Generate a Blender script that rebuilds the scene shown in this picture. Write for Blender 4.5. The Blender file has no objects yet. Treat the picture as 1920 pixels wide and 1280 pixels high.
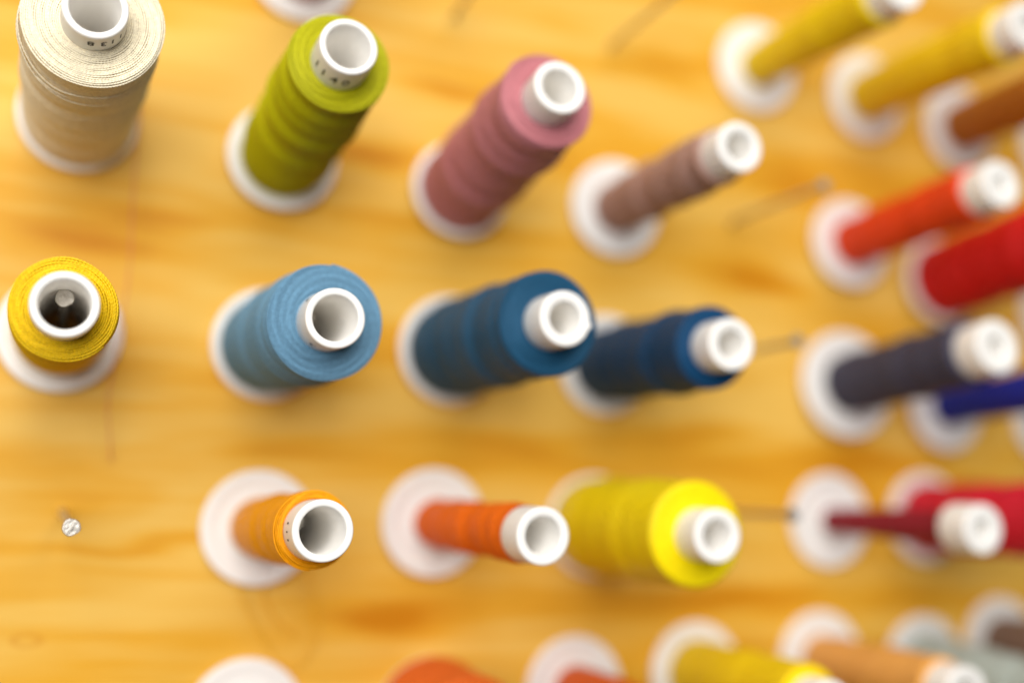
import bpy, bmesh, math, random
from mathutils import Vector, Matrix
random.seed(7)
S = bpy.context.scene
C = S.collection
MM = 0.001
PI = math.pi

def lin(r, g, b):
    f = lambda c: (c/12.92 if c <= 0.04045 else ((c+0.055)/1.055)**2.4)
    return tuple(f(v/255) for v in (r, g, b)) + (1,)

# ------------------------------------------------------------------ camera
cam_d = bpy.data.cameras.new('camera')
cam = bpy.data.objects.new('camera', cam_d); C.objects.link(cam)
cam_d.sensor_width = 36; cam_d.lens = 39.76
cam_d.clip_start = 0.01; cam_d.clip_end = 20
rot = Matrix(((0.92555389, -0.08623347, -0.36866488),
              (-0.37657301, -0.10865176, -0.91999324),
              (0.03927813, 0.99033256, -0.13303625)))
cam.matrix_world = Matrix.Translation((0, -0.378, 0)) @ rot.to_4x4()
cam_d.dof.use_dof = True
cam_d.dof.focus_distance = 0.290
cam_d.dof.aperture_fstop = 2.3
S.camera = cam

# ------------------------------------------------------------------ light
W = bpy.data.worlds.new('World'); S.world = W; W.use_nodes = True
W.node_tree.nodes['Background'].inputs[0].default_value = (1.0, 0.95, 0.88, 1)
W.node_tree.nodes['Background'].inputs[1].default_value = 0.04

def area(name, loc, aim, sx, sy, power, col):
    d = bpy.data.lights.new(name, 'AREA'); d.shape = 'RECTANGLE'
    d.size = sx; d.size_y = sy; d.energy = power; d.color = col
    o = bpy.data.objects.new(name, d); C.objects.link(o)
    o.location = loc
    o.rotation_euler = (Vector(aim)-Vector(loc)).to_track_quat('-Z', 'Y').to_euler()
    return o
area('ceiling_lamp', (0.10, -1.15, 1.08), (0.15, 0, 0.05), 1.2, 1.0, 18.5, (1.0, 0.98, 0.95))
area('window_light', (-0.28, -0.88, 0.22), (0.06, 0, -0.03), 0.6, 0.6, 10.0, (1.0, 0.985, 0.97))

vs = S.view_settings
vs.view_transform = 'Standard'; vs.look = 'None'; vs.exposure = 0.0; vs.gamma = 1.0
vs.use_curve_mapping = False
S.render.engine = 'CYCLES'
S.cycles.use_denoising = True
S.cycles.max_bounces = 16
S.cycles.diffuse_bounces = 14

# ------------------------------------------------------------------ materials
def new_mat(name):
    m = bpy.data.materials.new(name); m.use_nodes = True
    nt = m.node_tree
    return m, nt, nt.nodes['Principled BSDF']
def node(nt, typ, **kw):
    n = nt.nodes.new(typ)
    for k, v in kw.items():
        if k in n.inputs: n.inputs[k].default_value = v
        else: setattr(n, k, v)
    return n
def math_n(nt, op, a, b=None, clamp=False):
    n = nt.nodes.new('ShaderNodeMath'); n.operation = op; n.use_clamp = clamp
    for i, v in enumerate((a, b)):
        if v is None: continue
        if isinstance(v, (int, float)): n.inputs[i].default_value = v
        else: nt.links.new(v, n.inputs[i])
    return n.outputs[0]
def mix_col(nt, fac, a, b, mode='MIX'):
    n = nt.nodes.new('ShaderNodeMix'); n.data_type = 'RGBA'; n.blend_type = mode
    for i, v in ((0, fac), (6, a), (7, b)):
        if isinstance(v, (int, float, tuple)): n.inputs[i].default_value = v
        else: nt.links.new(v, n.inputs[i])
    return n.outputs[2]

def wood_material():
    m, nt, b = new_mat('varnished_pine')
    tc = node(nt, 'ShaderNodeTexCoord')
    def noise(scale, detail, rough, dist=0.0, off=0.0):
        mp = nt.nodes.new('ShaderNodeMapping'); mp.inputs['Scale'].default_value = scale
        mp.inputs['Location'].default_value = (off, 0, off*1.7)
        nt.links.new(tc.outputs['Object'], mp.inputs['Vector'])
        n = node(nt, 'ShaderNodeTexNoise', Scale=1.0, Detail=detail, Roughness=rough, Distortion=dist)
        nt.links.new(mp.outputs[0], n.inputs['Vector'])
        return n.outputs['Fac']
    # broad growth bands, lying along the board
    bands = noise((5, 1, 42), 3, 0.55, 0.9, 3.1)
    blot = noise((11, 1, 26), 2, 0.5, 0.4, 8.3)
    mid = noise((7, 1, 150), 3, 0.6, 0.5, 2.2)
    fine = noise((22, 1, 420), 4, 0.6, 0.3, 1.7)
    # flame figure and darker heartwood patches, plus faint spool shadows painted into the colour (x, z, half length, half height, strength) in mm
    warp = noise((9, 1, 30), 2, 0.5, 0.0, 5.5)
    sep = nt.nodes.new('ShaderNodeSeparateXYZ'); nt.links.new(tc.outputs['Object'], sep.inputs[0])
    X = sep.outputs[0]
    Z = math_n(nt, 'ADD', sep.outputs[2], math_n(nt, 'MULTIPLY', math_n(nt, 'SUBTRACT', warp, 0.5), 0.03))
    total = None
    for (x, z, a, c, s, t) in ((49, 16, 34, 8, .35, 0), (142, 16, 46, 6, .35, -.13), (262, 87, 24, 8, .9, 0), (276, 132, 30, 9, .7, .1),
                            (-4, 78, 36, 5, .55, 0), (99, 116, 20, 7, .75, 0), (126, 143, 20, 4, .7, -.05), (110, -43, 24, 6, .8, 0),
                            (36, -15.5, 50, 1.8, .55, .02), (214, 176, 30, 7, .6, 0), (24, 86, 26, 5, .4, 0), (318, 18, 40, 7, .7, 0), (330, 130, 60, 18, .45, 0), (340, 60, 50, 14, .5, 0),
                            (236, 28, 30, 5, .6, .1), (160, 126, 26, 5, .45, 0), (255, -40, 40, 4, .6, 0), (20, -47, 30, 2, .2, 0), (2, 150, 30, 6, .5, 0)):
        dx = math_n(nt, 'DIVIDE', math_n(nt, 'SUBTRACT', X, x*MM), a*MM)
        zz = math_n(nt, 'SUBTRACT', math_n(nt, 'SUBTRACT', Z, z*MM), math_n(nt, 'MULTIPLY', math_n(nt, 'SUBTRACT', X, x*MM), t))
        dz = math_n(nt, 'DIVIDE', zz, c*MM)
        r2 = math_n(nt, 'ADD', math_n(nt, 'MULTIPLY', dx, dx), math_n(nt, 'MULTIPLY', dz, dz))
        g = math_n(nt, 'MULTIPLY', math_n(nt, 'POWER', 2.718, math_n(nt, 'MULTIPLY', r2, -1.0)), s)
        total = g if total is None else math_n(nt, 'MAXIMUM', total, g)
    f = math_n(nt, 'ADD', math_n(nt, 'MULTIPLY', math_n(nt, 'SUBTRACT', bands, 0.40), 2.0), math_n(nt, 'MULTIPLY', math_n(nt, 'SUBTRACT', blot, 0.5), 0.9))
    f = math_n(nt, 'ADD', f, math_n(nt, 'MULTIPLY', math_n(nt, 'SUBTRACT', mid, 0.5), 0.8))
    f = math_n(nt, 'ADD', f, total)
    f = math_n(nt, 'ADD', f, math_n(nt, 'MULTIPLY', math_n(nt, 'SUBTRACT', fine, 0.5), 0.35), clamp=True)
    cr = nt.nodes.new('ShaderNodeValToRGB')
    e = cr.color_ramp.elements
    e[0].position = 0.0; e[0].color = (0.74, 0.45, 0.088, 1)
    e[1].position = 1.0; e[1].color = (0.55, 0.207, 0.004, 1)
    k = cr.color_ramp.elements.new(0.45); k.color = (0.69, 0.345, 0.024, 1)
    nt.links.new(f, cr.inputs[0])
    # a small pin knot low on the left
    dx = math_n(nt, 'DIVIDE', math_n(nt, 'ADD', X, 2*MM), 5.2*MM)
    dz = math_n(nt, 'DIVIDE', math_n(nt, 'ADD', sep.outputs[2], 50*MM), 2.3*MM)
    rr = math_n(nt, 'SQRT', math_n(nt, 'ADD', math_n(nt, 'MULTIPLY', dx, dx), math_n(nt, 'MULTIPLY', dz, dz)))
    ring = math_n(nt, 'SUBTRACT', 1.0, math_n(nt, 'MULTIPLY', math_n(nt, 'ABSOLUTE', math_n(nt, 'SUBTRACT', rr, 0.75)), 2.6), clamp=True)
    col = mix_col(nt, math_n(nt, 'MULTIPLY', ring, 0.55), cr.outputs[0], (0.55, 0.22, 0.01, 1))
    nt.links.new(col, b.inputs['Base Color'])
    b.inputs['Roughness'].default_value = 0.5
    b.inputs['Specular IOR Level'].default_value = 0.15; b.inputs['Coat Weight'].default_value = 0.02; b.inputs['Coat Roughness'].default_value = 0.3
    bp = nt.nodes.new('ShaderNodeBump'); bp.inputs['Strength'].default_value = 0.15; bp.inputs['Distance'].default_value = 0.0006
    nt.links.new(fine, bp.inputs['Height']); nt.links.new(bp.outputs[0], b.inputs['Normal'])
    return m

def plastic_material():
    m, nt, b = new_mat('white_plastic')
    tc = node(nt, 'ShaderNodeTexCoord')
    n = node(nt, 'ShaderNodeTexNoise', Scale=160.0, Detail=3.0)
    nt.links.new(tc.outputs['Object'], n.inputs['Vector'])
    nt.links.new(mix_col(nt, n.outputs['Fac'], (0.86, 0.84, 0.80, 1), (0.80, 0.775, 0.73, 1)), b.inputs['Base Color'])
    b.inputs['Roughness'].default_value = 0.38
    b.inputs['Subsurface Weight'].default_value = 0.15
    b.inputs['Subsurface Scale'].default_value = 0.003
    b.inputs['Subsurface Radius'].default_value = (1, 0.9, 0.8)
    return m

def metal_material():
    m, nt, b = new_mat('galvanised_steel')
    tc = node(nt, 'ShaderNodeTexCoord')
    n = node(nt, 'ShaderNodeTexNoise', Scale=900.0, Detail=4.0, Roughness=0.6)
    nt.links.new(tc.outputs['Object'], n.inputs['Vector'])
    nt.links.new(mix_col(nt, n.outputs['Fac'], (0.74, 0.70, 0.63, 1), (0.44, 0.40, 0.34, 1)), b.inputs['Base Color'])
    b.inputs['Metallic'].default_value = 0.85; b.inputs['Roughness'].default_value = 0.42
    bp = nt.nodes.new('ShaderNodeBump'); bp.inputs['Strength'].default_value = 0.6; bp.inputs['Distance'].default_value = 0.0004
    nt.links.new(n.outputs['Fac'], bp.inputs['Height']); nt.links.new(bp.outputs[0], b.inputs['Normal'])
    return m

def thread_material(name, col, bump=True, rough=0.5):
    m, nt, b = new_mat(name)
    tc = node(nt, 'ShaderNodeTexCoord')
    mp = nt.nodes.new('ShaderNodeMapping'); mp.inputs['Scale'].default_value = (25, 25, 160)
    nt.links.new(tc.outputs['Object'], mp.inputs['Vector'])
    n = node(nt, 'ShaderNodeTexNoise', Scale=1.0, Detail=3.0)
    nt.links.new(mp.outputs[0], n.inputs['Vector'])
    dark = tuple(c*0.72 for c in col[:3]) + (1,)
    light = tuple(min(1, c*1.15+0.002) for c in col[:3]) + (1,)
    fleck = node(nt, 'ShaderNodeTexNoise', Scale=1100.0, Detail=2.0, Roughness=0.6)
    nt.links.new(tc.outputs['Object'], fleck.inputs['Vector'])
    fac = math_n(nt, 'ADD', math_n(nt, 'MULTIPLY', n.outputs['Fac'], 0.6), math_n(nt, 'MULTIPLY', math_n(nt, 'SUBTRACT', fleck.outputs['Fac'], 0.35), 1.4), clamp=True)
    nt.links.new(mix_col(nt, fac, dark, light), b.inputs['Base Color'])
    b.inputs['Roughness'].default_value = rough
    b.inputs['Sheen Weight'].default_value = 0.0
    b.inputs['Specular IOR Level'].default_value = 0.2
    if bump:
        w = node(nt, 'ShaderNodeTexWave', Scale=480.0, Distortion=2.5, Detail=1.0)
        w.bands_direction = 'Z'; w.inputs['Detail Scale'].default_value = 0.2
        nt.links.new(tc.outputs['Object'], w.inputs['Vector'])
        bp = nt.nodes.new('ShaderNodeBump'); bp.inputs['Strength'].default_value = 0.9; bp.inputs['Distance'].default_value = 0.00022
        nt.links.new(w.outputs['Fac'], bp.inputs['Height']); nt.links.new(bp.outputs[0], b.inputs['Normal'])
    return m

def flat_mat(name, col, rough=0.6):
    m, nt, b = new_mat(name)
    n = node(nt, 'ShaderNodeTexNoise', Scale=2500.0, Detail=2.0)
    nt.links.new(mix_col(nt, n.outputs['Fac'], col, tuple(min(1, c*1.8) for c in col[:3])+(1,)), b.inputs['Base Color'])
    b.inputs['Roughness'].default_value = rough
    return m

WOOD, PLASTIC, METAL, INK = wood_material(), plastic_material(), metal_material(), flat_mat('black_ink', (0.02, 0.018, 0.016, 1))

# ------------------------------------------------------------------ mesh helpers
def mesh_obj(name, verts, faces, mat, parent=None, smooth=True, sharp_deg=None):
    me = bpy.data.meshes.new(name)
    me.from_pydata(verts, [], faces); me.update()
    if smooth:
        me.polygons.foreach_set('use_smooth', [True]*len(me.polygons))
        if sharp_deg: me.set_sharp_from_angle(angle=math.radians(sharp_deg))
    me.materials.append(mat)
    o = bpy.data.objects.new(name, me); C.objects.link(o)
    if parent: o.parent = parent
    return o
def lathe(profile, seg=64, closed=False, wob=None):
    """profile: list of (r, z) in mm; closed joins last to first. Returns verts (m), faces."""
    V, F = [], []
    for i, (r, z) in enumerate(profile):
        for s in range(seg):
            a = 2*PI*s/seg
            rr = r if wob is None else r*wob(a, i, z)
            V.append((rr*math.cos(a)*MM, rr*math.sin(a)*MM, z*MM))
    n = len(profile)
    for i in range(n if closed else n-1):
        j = (i+1) % n
        for s in range(seg):
            t = (s+1) % seg
            F.append((i*seg+s, i*seg+t, j*seg+t, j*seg+s))
    return V, F
def catmull(P, sub):
    P = [Vector(p) for p in P]; out = []
    for i in range(len(P)-1):
        p0, p1, p2, p3 = P[max(i-1, 0)], P[i], P[i+1], P[min(i+2, len(P)-1)]
        for k in range(sub):
            t = k/sub
            out.append(0.5*((2*p1)+(p2-p0)*t+(2*p0-5*p1+4*p2-p3)*t*t+(3*p1-p0-3*p2+p3)*t**3))
    out.append(P[-1]); return out
def strand(path, rad, sides=6, twist=0.0, lobe=0.0, ref=Vector((0, 0, 1))):
    """A spun thread swept along path (list of Vectors, m). twist: radians per step; lobe: two-ply relief."""
    V, F = [], []
    n = len(path)
    for i, p in enumerate(path):
        t = (path[min(i+1, n-1)]-path[max(i-1, 0)])
        t = t.normalized() if t.length > 0 else Vector((1, 0, 0))
        a = ref.cross(t)
        if a.length < 1e-4: a = Vector((1, 0, 0)).cross(t)
        a.normalize(); b = t.cross(a)
        for s in range(sides):
            ang = 2*PI*s/sides
            r = rad*(1+lobe*math.cos(2*(ang-i*twist)))
            V.append(tuple(p+a*(r*math.cos(ang))+b*(r*math.sin(ang))))
    for i in range(n-1):
        for s in range(sides):
            t = (s+1) % sides
            F.append((i*sides+s, i*sides+t, (i+1)*sides+t, (i+1)*sides+s))
    F.append(tuple(range(sides))[::-1]); F.append(tuple((n-1)*sides+s for s in range(sides)))
    return V, F
def join(A, B):
    V, F = A; v2, f2 = B; k = len(V)
    return V+v2, F+[tuple(i+k for i in f) for f in f2]

# ------------------------------------------------------------------ the board (surface at y = +4 mm) and its nails
BOARD_Y = 4.0
def make_board():
    bm = bmesh.new()
    bmesh.ops.create_cube(bm, size=1)
    x0, x1, z0, z1 = -260, 760, -330, 430
    for v in bm.verts:
        v.co = ((x0 if v.co.x < 0 else x1)*MM, (BOARD_Y if v.co.y < 0 else BOARD_Y+19)*MM, (z0 if v.co.z < 0 else z1)*MM)
    bmesh.ops.bevel(bm, geom=bm.edges[:], offset=0.0015, segments=2, affect='EDGES')
    me = bpy.data.meshes.new('wooden_board'); bm.to_mesh(me); bm.free()
    me.materials.append(WOOD)
    o = bpy.data.objects.new('wooden_board', me); C.objects.link(o)
    o['kind'] = 'structure'
    o['label'] = 'varnished yellow pine board studded with nails that hold the thread spools'
    return o
board = make_board()

def nail_mesh():
    L = 58.0
    prof = [(1.15, -8), (1.15, L-1.6), (1.5, L-1.3), (2.25, L-1.15), (2.42, L-0.85), (2.42, L-0.35), (2.2, L-0.05), (1.6, L), (0.9, L-0.12), (0.4, L+0.02), (0.02, L)]
    rnd = random.Random(3)
    ph = [rnd.uniform(0, 6.3) for _ in range(3)]
    wob = lambda a, i, z: 1+(0.045*math.sin(3*a+ph[0])+0.03*math.sin(5*a+ph[1]) if z > L-1.5 else 0)
    V, F = lathe(prof, 20, wob=wob)
    me = bpy.data.meshes.new('nail'); me.from_pydata(V, [], F); me.update()
    me.polygons.foreach_set('use_smooth', [True]*len(me.polygons)); me.set_sharp_from_angle(angle=math.radians(40))
    me.materials.append(METAL); return me
NAIL = nail_mesh()
def frame(axis):
    z = axis.normalized(); y = (Vector((0, 0, 1))-z*z.z).normalized(); x = y.cross(z)
    return Matrix((x, y, z)).transposed()
def add_nail(x, z, tilt=(0, 0), label=None, stretch=1.0):
    o = bpy.data.objects.new('nail', NAIL); C.objects.link(o); o.parent = board
    ax = Vector((tilt[0]/58, -1, tilt[1]/58))
    o.matrix_local = Matrix.Translation((x*MM, BOARD_Y*MM, z*MM)) @ frame(ax).to_4x4() @ Matrix.Diagonal((1, 1, stretch, 1))
    if label: o['label'] = label
    return o
add_nail(4.6, -11.0, (2.0, -2.4), 'bare nail seen head-on below the small yellow spool')
add_nail(189.9, 176.0, (0, 1.0), 'bare nail above the dusty pink spool, its head out of the picture')
add_nail(124.4, 174.9, (0, 1.0), 'bare nail at the top edge right of the lime green spool')
add_nail(246.1, 112.3, (2.0, 1.3), 'bare nail between the taupe spool and the orange red spool')
add_nail(237.2, 55.8, (0, 0.5), 'bare nail reaching out behind the dark navy spool')
add_nail(236.5, -4.0, (-1.0, 0.5), 'bare nail behind the large lemon yellow spool')

# ------------------------------------------------------------------ the spools
def digit_mesh(txt, h):
    cu = bpy.data.curves.new('t', 'FONT'); cu.body = txt; cu.size = h*1.38; cu.align_x = 'CENTER'; cu.resolution_u = 4
    cu.offset = 0.06
    o = bpy.data.objects.new('t', cu); C.objects.link(o)
    dg = bpy.context.evaluated_depsgraph_get()
    me = o.evaluated_get(dg).to_mesh()
    V = [tuple(v.co) for v in me.vertices]; F = [tuple(p.vertices) for p in me.polygons]
    o.evaluated_get(dg).to_mesh_clear()
    bpy.data.objects.remove(o); bpy.data.curves.remove(cu)
    return V, F
def wrap_number(items, core, R, h, flip=False):
    """items: (char, angle in degrees, z of the middle in mm); wrapped round the collar."""
    A = ([], [])
    for ch, deg, zc in items:
        V, F = digit_mesh(ch, h)
        out = []
        for x, y, _ in V:
            u, v = x, y-h*0.5
            if flip: u, v = -u, -v
            a = math.radians(deg)+u/R
            out.append((R*math.cos(a)*MM, R*math.sin(a)*MM, (zc+v)*MM))
        A = join(A, (out, F))
    return mesh_obj('printed_number', A[0], A[1], INK, core, smooth=False)

def coil(r0, r1, ztop, pitch, step, sides, edge=1.2, seed=0):
    """The end face of the winding: one spun strand laid in a flat spiral."""
    rnd = random.Random(seed); ph = [rnd.uniform(0, 6.28) for _ in range(6)]
    path = []; r = r0; a = rnd.uniform(0, 6.28)
    rad = pitch*0.54
    while r < r1:
        t = (r-r0)/(r1-r0)
        d = max(0.0, r-(r1-edge))/edge
        z = ztop-rad*0.6-0.9*edge*d*d*0.75+0.05*math.sin(a*0.23+ph[0])+0.05*math.sin(a+ph[2])+0.07*math.sin(a*0.71+ph[5])+rnd.uniform(-0.02, 0.02)-0.5*max(0, 0.12-t)/0.12
        rr = r+pitch*0.15*math.sin(2*a+ph[3]+r*1.3)+pitch*0.12*math.sin(5*a+ph[4]+r*3.1)
        path.append(Vector((rr*math.cos(a), rr*math.sin(a), z))*MM)
        da = step/r; a += da; r += pitch*da/(2*PI)
    return strand(path, rad*MM, sides, twist=step*PI/(pitch*1.7), lobe=0.26)

def body_profile(rb, rt, z1, seed, ridge, amp=0.035, mids=None):
    rnd = random.Random(seed)
    ph = [rnd.uniform(0, 6.28) for _ in range(4)]
    def R(t):
        r = rb+(rt-rb)*t
        if mids:
            for (c, w, d) in mids: r += d*math.exp(-((t-c)/w)**2)
        return r
    out = []
    z0 = 0.2
    n = int((z1-z0)/(0.13 if ridge else 0.8))
    for i in range(n+1):
        t = i/n; z = z0+(z1-z0)*t
        r = R(t)
        e = (z1-z)/1.3                        # rounded shoulder
        if e < 1: r -= 1.0*(1-math.sqrt(max(0, 1-(1-e)**2)))
        if ridge: r += 0.075*math.cos(2*PI*z/0.42)
        out.append((r, z))
    return out

def spool(key, x, z, dx, dz, L, rb, rt, col, bore, label, flange=18.8, shaft=7.0, collar=8.05, cl=10.8, detail=0, pitch=0.34,
          amp=0.035, mids=None, seed=0, rough=0.5, nail=True, group='thread spools on the nail board', nailz=None):
    ax = Vector((dx/L, -math.sqrt(max(0, 1-(dx*dx+dz*dz)/(L*L))), dz/L))
    tilt = math.acos(-ax.y)
    yc = BOARD_Y-(2.6*math.cos(tilt)+flange*math.sin(tilt))
    root = bpy.data.objects.new('thread_spool', None); C.objects.link(root)
    root.empty_display_size = 0.01
    shift = Vector((0, min(yc, 2.0)*MM, 0))
    root.matrix_world = Matrix.Translation(Vector((x*MM, 0, z*MM))+shift) @ frame(ax).to_4x4()
    root['label'] = label; root['category'] = 'thread spool'; root['group'] = group
    bpy.context.view_layer.update()
    bi = bore*collar
    # moulded core: bore, shaft and the bare collar on top
    core_p = [(bi, -2.5), (bi, L-0.6), (bi+0.12, L-0.25), (bi+0.4, L), (collar-0.55, L), (collar-0.2, L-0.12), (collar-0.03, L-0.45), (collar, L-1.0),
              (collar+0.02, L-cl+1.0), (collar, L-cl-1.5), (shaft, L-cl-4.0), (shaft, -2.5)]
    if shaft <= bi+0.4: core_p[0] = (shaft-0.8, -2.5); core_p.insert(1, (shaft-0.8, L-cl-4.5)); core_p.insert(2, (bi, L-cl))
    nub = (key == 'petrol')
    wob = (lambda a, i, zz: 1+0.10*math.exp(-((a-6.10)/0.11)**2) if zz > L-1.6 and i > 3 else 1.0) if nub else None
    V, F = lathe(core_p, 72, closed=True, wob=wob)
    core = mesh_obj('core', V, F, PLASTIC, root, sharp_deg=50)
    fr = flange
    fl_p = [(bi if shaft > bi+0.4 else shaft-0.8, -2.6), (fr-0.7, -2.6), (fr-0.2, -2.35), (fr, -1.9), (fr, -0.7), (fr-0.15, -0.3), (fr-0.5, -0.05), (fr-1.0, 0), (fr-2.6, -0.02),
            (fr-3.3, -0.25), (fr-4.2, -0.55), (shaft+2.0, -0.6), (shaft+0.6, -0.2), (shaft+0.05, 0.6)]
    V, F = lathe(fl_p, 72)
    mesh_obj('base_flange', V, F, PLASTIC, root, sharp_deg=50)
    # the wound thread
    zt = L-cl
    mat = thread_material(key+'_thread', col, bump=(detail < 2), rough=rough)
    ridge = detail >= 2
    prof = body_profile(rb, rt, zt, seed, ridge, amp, mids)
    rnd = random.Random(seed+50); p0, p1 = rnd.uniform(0, 6.28), rnd.uniform(0, 6.28)
    q = [rnd.uniform(0, 6.28) for _ in range(4)]
    def wobb(a, i, zz):
        u = (zz+2.6*math.cos(a-p0)+0.8*math.cos(2*a-p1))/zt
        f = 0.5*math.sin(2*PI*u*2.3+q[0])+0.45*math.sin(2*PI*u*4.7+q[1])+0.3*math.sin(2*PI*u*8.6+q[2])
        k = min(1.0, max(0.0, (zt-2-zz)/5.0))*min(1.0, zz/3.0)
        return 1+0.006*math.sin(2*a+p0+zz*0.11)+amp*f*k
    rlast = prof[-1][0]
    end = zt-(0.45 if detail else 0.0)
    prof = [(shaft-0.3, 0.2)]+prof[:-1]
    if detail: prof = [p for p in prof if p[1] <= zt-0.9]+[(rt-0.9, zt-0.75), (rt-1.6, end)]
    else: prof += [(rlast, zt), ]
    if not detail:
        n = max(3, int((rlast-collar)/0.7))
        for k in range(1, n): prof.append((rlast+(collar-rlast)*k/n, zt+0.12*math.sin(k*1.7+seed)))
    prof.append((min(collar, rlast)-0.2, end))
    A = lathe(prof, 96 if ridge else 56, wob=wobb)
    if detail:
        A = join(A, coil(collar+pitch*0.4, rt+0.15, zt+0.1, pitch, (0.15 if detail == 3 else 0.2), (7 if detail == 3 else 5), seed=seed))
    th = mesh_obj('wound_thread', A[0], A[1], mat, root)
    if nail:
        top = bi-2.45 if bi > 3.2 else 0.0
        add_nail(x+(dx*0.4), z+(nailz if nailz is not None else top*0.9), (dx*0.2, dz*0.3) if nailz is None else (0.1, 0.05), stretch=(1.0 if nailz is None else 1.207))
    return root, core, mat

c = lin
R = {}
def add(key, *a, **k): R[key] = spool(key, *a, **k)

add('cream', -1.1, 115.3, 1.8, 0.7, 89, 17.0, 17.5, (0.90, 0.79, 0.58, 1), 0.77, 'large cream thread spool with number print at the top left corner', detail=3, pitch=0.48, amp=0.03,
    mids=[(0.93, 0.05, -0.7), (0.80, 0.05, 0.25)], seed=1, rough=0.42, cl=8.5)
add('green', 64.8, 111.1, 0.3, 6.8, 89, 14.8, 14.3, (0.47, 0.445, 0.003, 1), 0.77, 'lime green thread spool numbered 1140', detail=2, pitch=0.46, amp=0.07, mids=[(0.955, 0.012, -0.7)], seed=2, rough=0.5)
add('pink', 129.3, 108.3, -1.5, 9.1, 89, 15.9, 14.7, (0.55, 0.195, 0.215, 1), 0.68, 'dusty pink thread spool right of the lime green spool', flange=18.0, detail=1, pitch=0.46, amp=0.06, seed=3, rough=0.42, cl=10)
add('taupe', 193.3, 110.3, -0.6, 0.7, 85, 9.9, 9.5, (0.44, 0.255, 0.20, 1), 0.60, 'nearly empty taupe brown thread spool right of the dusty pink one', amp=0.09, seed=4)
add('gold', -0.6, 44.4, 0.6, -3.6, 89, 13.3, 12.9, (0.80, 0.52, 0.004, 1), 0.755, 'yellow thread spool seen end-on at the left edge, a nail inside', detail=3, pitch=0.54, amp=0.03, seed=5, rough=0.42, nailz=1.15)
add('sky', 64.3, 46.2, 1.8, -2.5, 89, 16.1, 15.8, (0.14, 0.29, 0.42, 1), 0.755, 'light blue thread spool in the middle row', detail=2, pitch=0.46, amp=0.035, mids=[(0.955, 0.012, -0.7), (0.88, 0.02, -0.45), (0.80, 0.015, -0.5), (0.73, 0.03, 0.3)], seed=6, rough=0.55)
add('petrol', 129.1, 49.8, 3.2, 0.1, 89, 16.6, 15.6, (0.013, 0.085, 0.17, 1), 0.60, 'dark petrol blue thread spool right of the light blue one', flange=19.5, detail=1, pitch=0.40, amp=0.05, seed=7)
add('navy', 190.6, 49.4, -0.7, -1.6, 86, 13.7, 13.2, (0.002, 0.045, 0.12, 1), 0.56, 'dark navy blue thread spool partly behind the petrol blue one', amp=0.055, seed=8)
add('orange', 65.2, -14.3, 1.0, 3.0, 89, 9.5, 10.4, (0.98, 0.36, 0.000, 1), 0.755, 'bright orange thread spool with a loose thread loop hanging below', detail=1, pitch=0.40, amp=0.05, mids=[(0.62, 0.06, -0.5), (0.42, 0.1, 0.35)], seed=9, rough=0.42)
add('rust', 125.7, -11.1, 2.2, -0.2, 89, 7.9, 8.3, (0.90, 0.15, 0.001, 1), 0.66, 'nearly empty deep orange thread spool right of the bright orange one', shaft=6.6, amp=0.085, seed=10)
add('lemon', 187.7, -10.5, -1.1, 0.4, 85, 17.3, 16.4, (0.95, 0.69, 0.002, 1), 0.58, 'large full lemon yellow thread spool behind the deep orange one', amp=0.03, seed=11, rough=0.38, cl=12)
add('maroon', 293.7, -5.6, 0.1, -0.1, 81, 5.0, 6.2, (0.27, 0.004, 0.018, 1), 0.32, 'nearly empty maroon thread spool with a thin core', shaft=4.4, collar=8.4, amp=0.05, seed=12)
add('charcoal', 301.0, 50.0, -0.2, 7.1, 80, 12.2, 11.6, (0.048, 0.046, 0.082, 1), 0.34, 'charcoal grey thread spool on a wide white flange', flange=22.0, collar=9.6, shaft=7.5, amp=0.05, seed=13)
add('vermilion', 303.2, 109.6, 0.2, 5.8, 81, 10.2, 10.2, (0.82, 0.055, 0.001, 1), 0.34, 'orange red thread spool above the charcoal grey one', collar=8.6, shaft=6.5, amp=0.04, seed=14)
add('mustard', 256.6, 178.6, 0.6, -0.6, 86, 8.4, 10.4, (0.96, 0.66, 0.002, 1), 0.45, 'slim yellow thread spool at the top whose collar leaves the picture', collar=8.6, shaft=5.0, amp=0.04, seed=15)
add('amber_yellow', 312.3, 175.2, 0.5, -0.9, 87, 10.6, 11.0, (0.96, 0.60, 0.002, 1), 0.45, 'yellow thread spool in the top right corner above the amber brown one', collar=8.8, amp=0.03, seed=16)
add('amber', 363.8, 169.9, 0, 2, 86, 11.0, 11.5, (0.46, 0.15, 0.006, 1), 0.5, 'amber brown thread spool cut off by the right edge near the top', seed=17)
add('red', 351.0, 98.5, 0, 9, 86, 16.2, 16.4, (0.72, 0.004, 0.003, 1), 0.5, 'thick red thread spool under the orange red one', seed=18)
add('royal', 352.7, 44.1, 0, 7, 86, 8.0, 8.4, (0.006, 0.014, 0.28, 1), 0.3, 'nearly empty royal blue thread spool beneath the charcoal grey one', shaft=6.0, seed=19)
add('crimson', 342.6, -3.1, 0, 1.5, 86, 14.0, 14.0, (0.72, 0.008, 0.03, 1), 0.5, 'thick crimson thread spool behind the maroon one', seed=20)
add('edge_low', 412.6, 42.5, 0, 0, 86, 10, 10, (0.10, 0.10, 0.25, 1), 0.5, 'white spool flange at the right edge next to the royal blue thread', seed=21)
add('edge_high', 421.0, 169.5, 0, 0, 86, 10, 10, (0.35, 0.2, 0.05, 1), 0.5, 'sliver of white spool flange at the right edge beneath the amber brown thread', seed=22)
add('edge_mid', 418.4, 90.1, 0, 0, 86, 10, 10, (0.5, 0.02, 0.02, 1), 0.5, 'sliver of white spool flange at the right edge beneath the red thread', seed=23)
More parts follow.
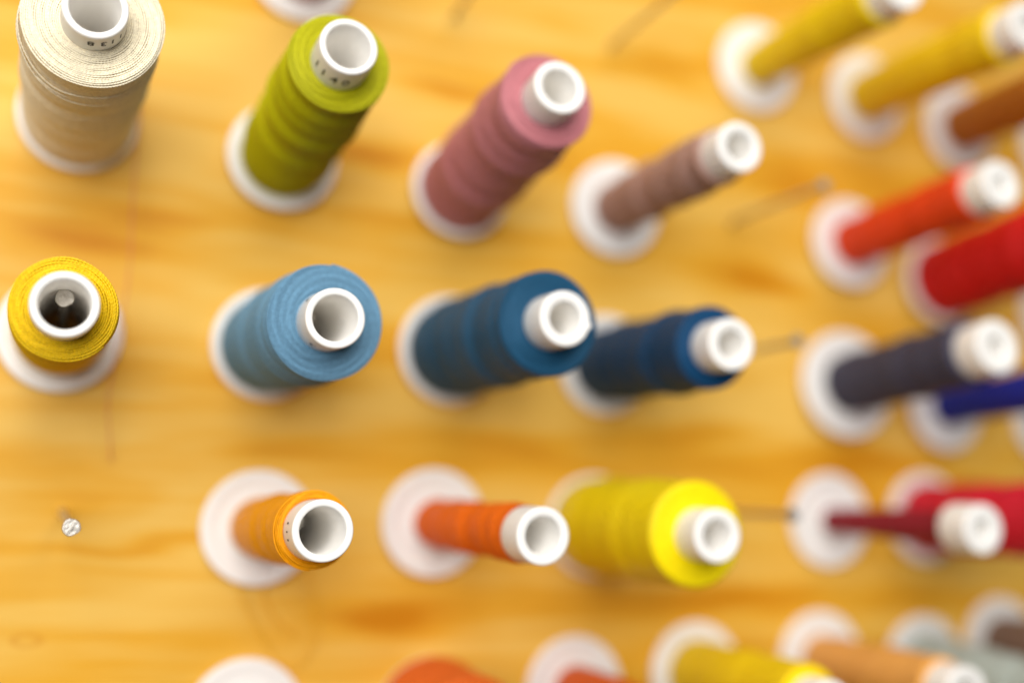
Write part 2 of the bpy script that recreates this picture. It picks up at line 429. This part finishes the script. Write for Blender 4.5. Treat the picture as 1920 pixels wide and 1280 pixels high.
add('bottom_white', 65.2, -74.8, 0, 0, 86, 7.6, 8.0, (0.55, 0.53, 0.50, 1), 0.66, 'white spool flange at the bottom edge below the bright orange spool', seed=24)
add('coral', 127.6, -75.3, 0, 0, 86, 18.9, 17.5, (0.85, 0.16, 0.02, 1), 0.6, 'thick coral orange thread spool at the bottom edge', seed=25)
add('burnt', 182.1, -68.8, 0, 0, 86, 8.6, 9.2, (0.74, 0.12, 0.003, 1), 0.6, 'burnt orange thread spool at the bottom edge right of the coral one', seed=26)
add('sun', 232.3, -64.1, -1.8, 2.6, 81, 12.4, 11.6, (0.92, 0.62, 0.002, 1), 0.5, 'golden yellow thread spool at the bottom edge', seed=27)
add('peach', 289.4, -60.2, -1.2, 0.6, 78, 9.8, 10.2, (0.83, 0.40, 0.09, 1), 0.5, 'pale peach thread spool at the bottom right', collar=8.6, seed=28)
add('mint', 340.0, -62.0, 0, -5, 86, 12.0, 12.4, (0.46, 0.54, 0.49, 1), 0.5, 'pale grey green thread spool in the bottom right corner', seed=29)
add('umber', 383.1, -54.8, 0, 1, 86, 11.5, 11.5, (0.22, 0.13, 0.085, 1), 0.5, 'grey brown thread spool at the right edge near the bottom corner', seed=30)
add('rose', 67.4, 179.5, 0, 2, 86, 11.5, 11.5, (0.55, 0.22, 0.22, 1), 0.66, 'white spool flange at the top edge behind the lime green spool', seed=31)

# ------------------------------------------------------------------ print on the collars
wrap_number([('1', 207, 83.2), ('1', 228, 83.2), ('4', 252, 83.2), ('0', 276, 83.2)], R['green'][1], 8.13, 3.3)
wrap_number([('1', 325, 85.0), ('1', 307, 85.0), ('3', 290, 85.0), ('8', 268, 85.0)], R['cream'][1], 8.13, 2.7, flip=True)
def tick_marks(core, items, R_=8.14):
    A = ([], [])
    for deg, zc, w, h in items:
        V = []
        for i in range(4):
            for j in range(2):
                a = math.radians(deg)+(i/3-0.5)*w/R_
                V.append((R_*math.cos(a)*MM, R_*math.sin(a)*MM, (zc+(j-0.5)*h)*MM))
        F = [(2*i, 2*i+2, 2*i+3, 2*i+1) for i in range(3)]
        A = join(A, (V, F))
    mesh_obj('printed_mark', A[0], A[1], INK, core, smooth=False)
tick_marks(R['sky'][1], [(141, 82.6, 0.9, 1.8), (147, 84, 0.5, 1.2), (236, 82.4, 1.0, 1.3), (243, 83.6, 0.5, 0.7)])
tick_marks(R['orange'][1], [(168, 83, 0.5, 1.8), (184, 83, 0.4, 1.6), (199, 83, 0.5, 1.6)])

# ------------------------------------------------------------------ loose threads
def in_local(root, pts):
    inv = root.matrix_world.inverted()
    return [inv @ (Vector(p)*MM) for p in pts]
bpy.context.view_layer.update()
ro, _, mo = R['orange']
A = strand(catmull(in_local(ro, [(64, 1, -22), (67.3, 1.5, -30.9), (68.9, 2, -37.8), (73.4, 2.5, -44.6), (80.7, 3, -48.9)]), 10), 0.21*MM, 6)
A = join(A, strand(catmull(in_local(ro, [(58.5, 1, -28), (60.3, 0, -35), (63.9, -1, -42.6), (68.2, -1, -49.4), (73.8, 0, -56.2), (80, 0.5, -58.9), (84.6, 0.5, -53), (85.7, 0, -45.3), (84, 0, -34.9), (81.5, 0, -26.3), (76, 0, -20)]), 10), 0.21*MM, 6))
mesh_obj('loose_thread_loop', A[0], A[1], thread_material('loose_orange_thread', (1.0, 0.46, 0.01, 1), bump=False), ro)
# stray strands slung round the shoulder of the cream spool
rc, _, mc = R['cream']
def slung(pts):
    return catmull([Vector((r*math.cos(math.radians(a)), r*math.sin(math.radians(a)), z))*MM for a, z, r in pts], 40)
A = ([], [])
for pts in ([(165, 78.0, 17.6), (185, 76.6, 17.9), (205, 74.0, 18.0), (230, 71.0, 17.8), (255, 69.8, 17.5), (290, 70.5, 17.4), (320, 72, 17.2)],
            [(160, 76.5, 17.8), (185, 74.0, 18.1), (205, 70.5, 18.1), (230, 66.8, 17.9), (258, 64.8, 17.7), (290, 65.2, 17.6), (320, 68.5, 17.3)],
            [(180, 73.0, 17.9), (205, 69.0, 17.95), (225, 67.2, 17.8), (250, 66.8, 17.6), (275, 67.2, 17.4)]):
    A = join(A, strand(slung(pts), 0.24*MM, 7, twist=0.5, lobe=0.22))
mesh_obj('loose_strand', A[0], A[1], mc, rc)
PINKTH = thread_material('pale_red_thread', (0.62, 0.17, 0.12, 1), bump=False)
pts = [(18.5, 3.5, 150), (17.4, 2, 128), (17.0, -5, 115.9), (16.9, -6, 100.9), (17.4, -6, 80), (17.9, -6, 66.2), (17.2, -6, 52.5), (15.9, -6, 37.2), (15, -5, 23.7), (16.3, -2, 13.9), (17.8, 2, 4.9)]
A = strand(catmull([Vector(p)*MM for p in pts], 12), 0.20*MM, 6)
o = mesh_obj('loose_thread', A[0], A[1], PINKTH)
o['label'] = 'thin pale red loose thread hanging down the board past the yellow spool'; o['category'] = 'thread'
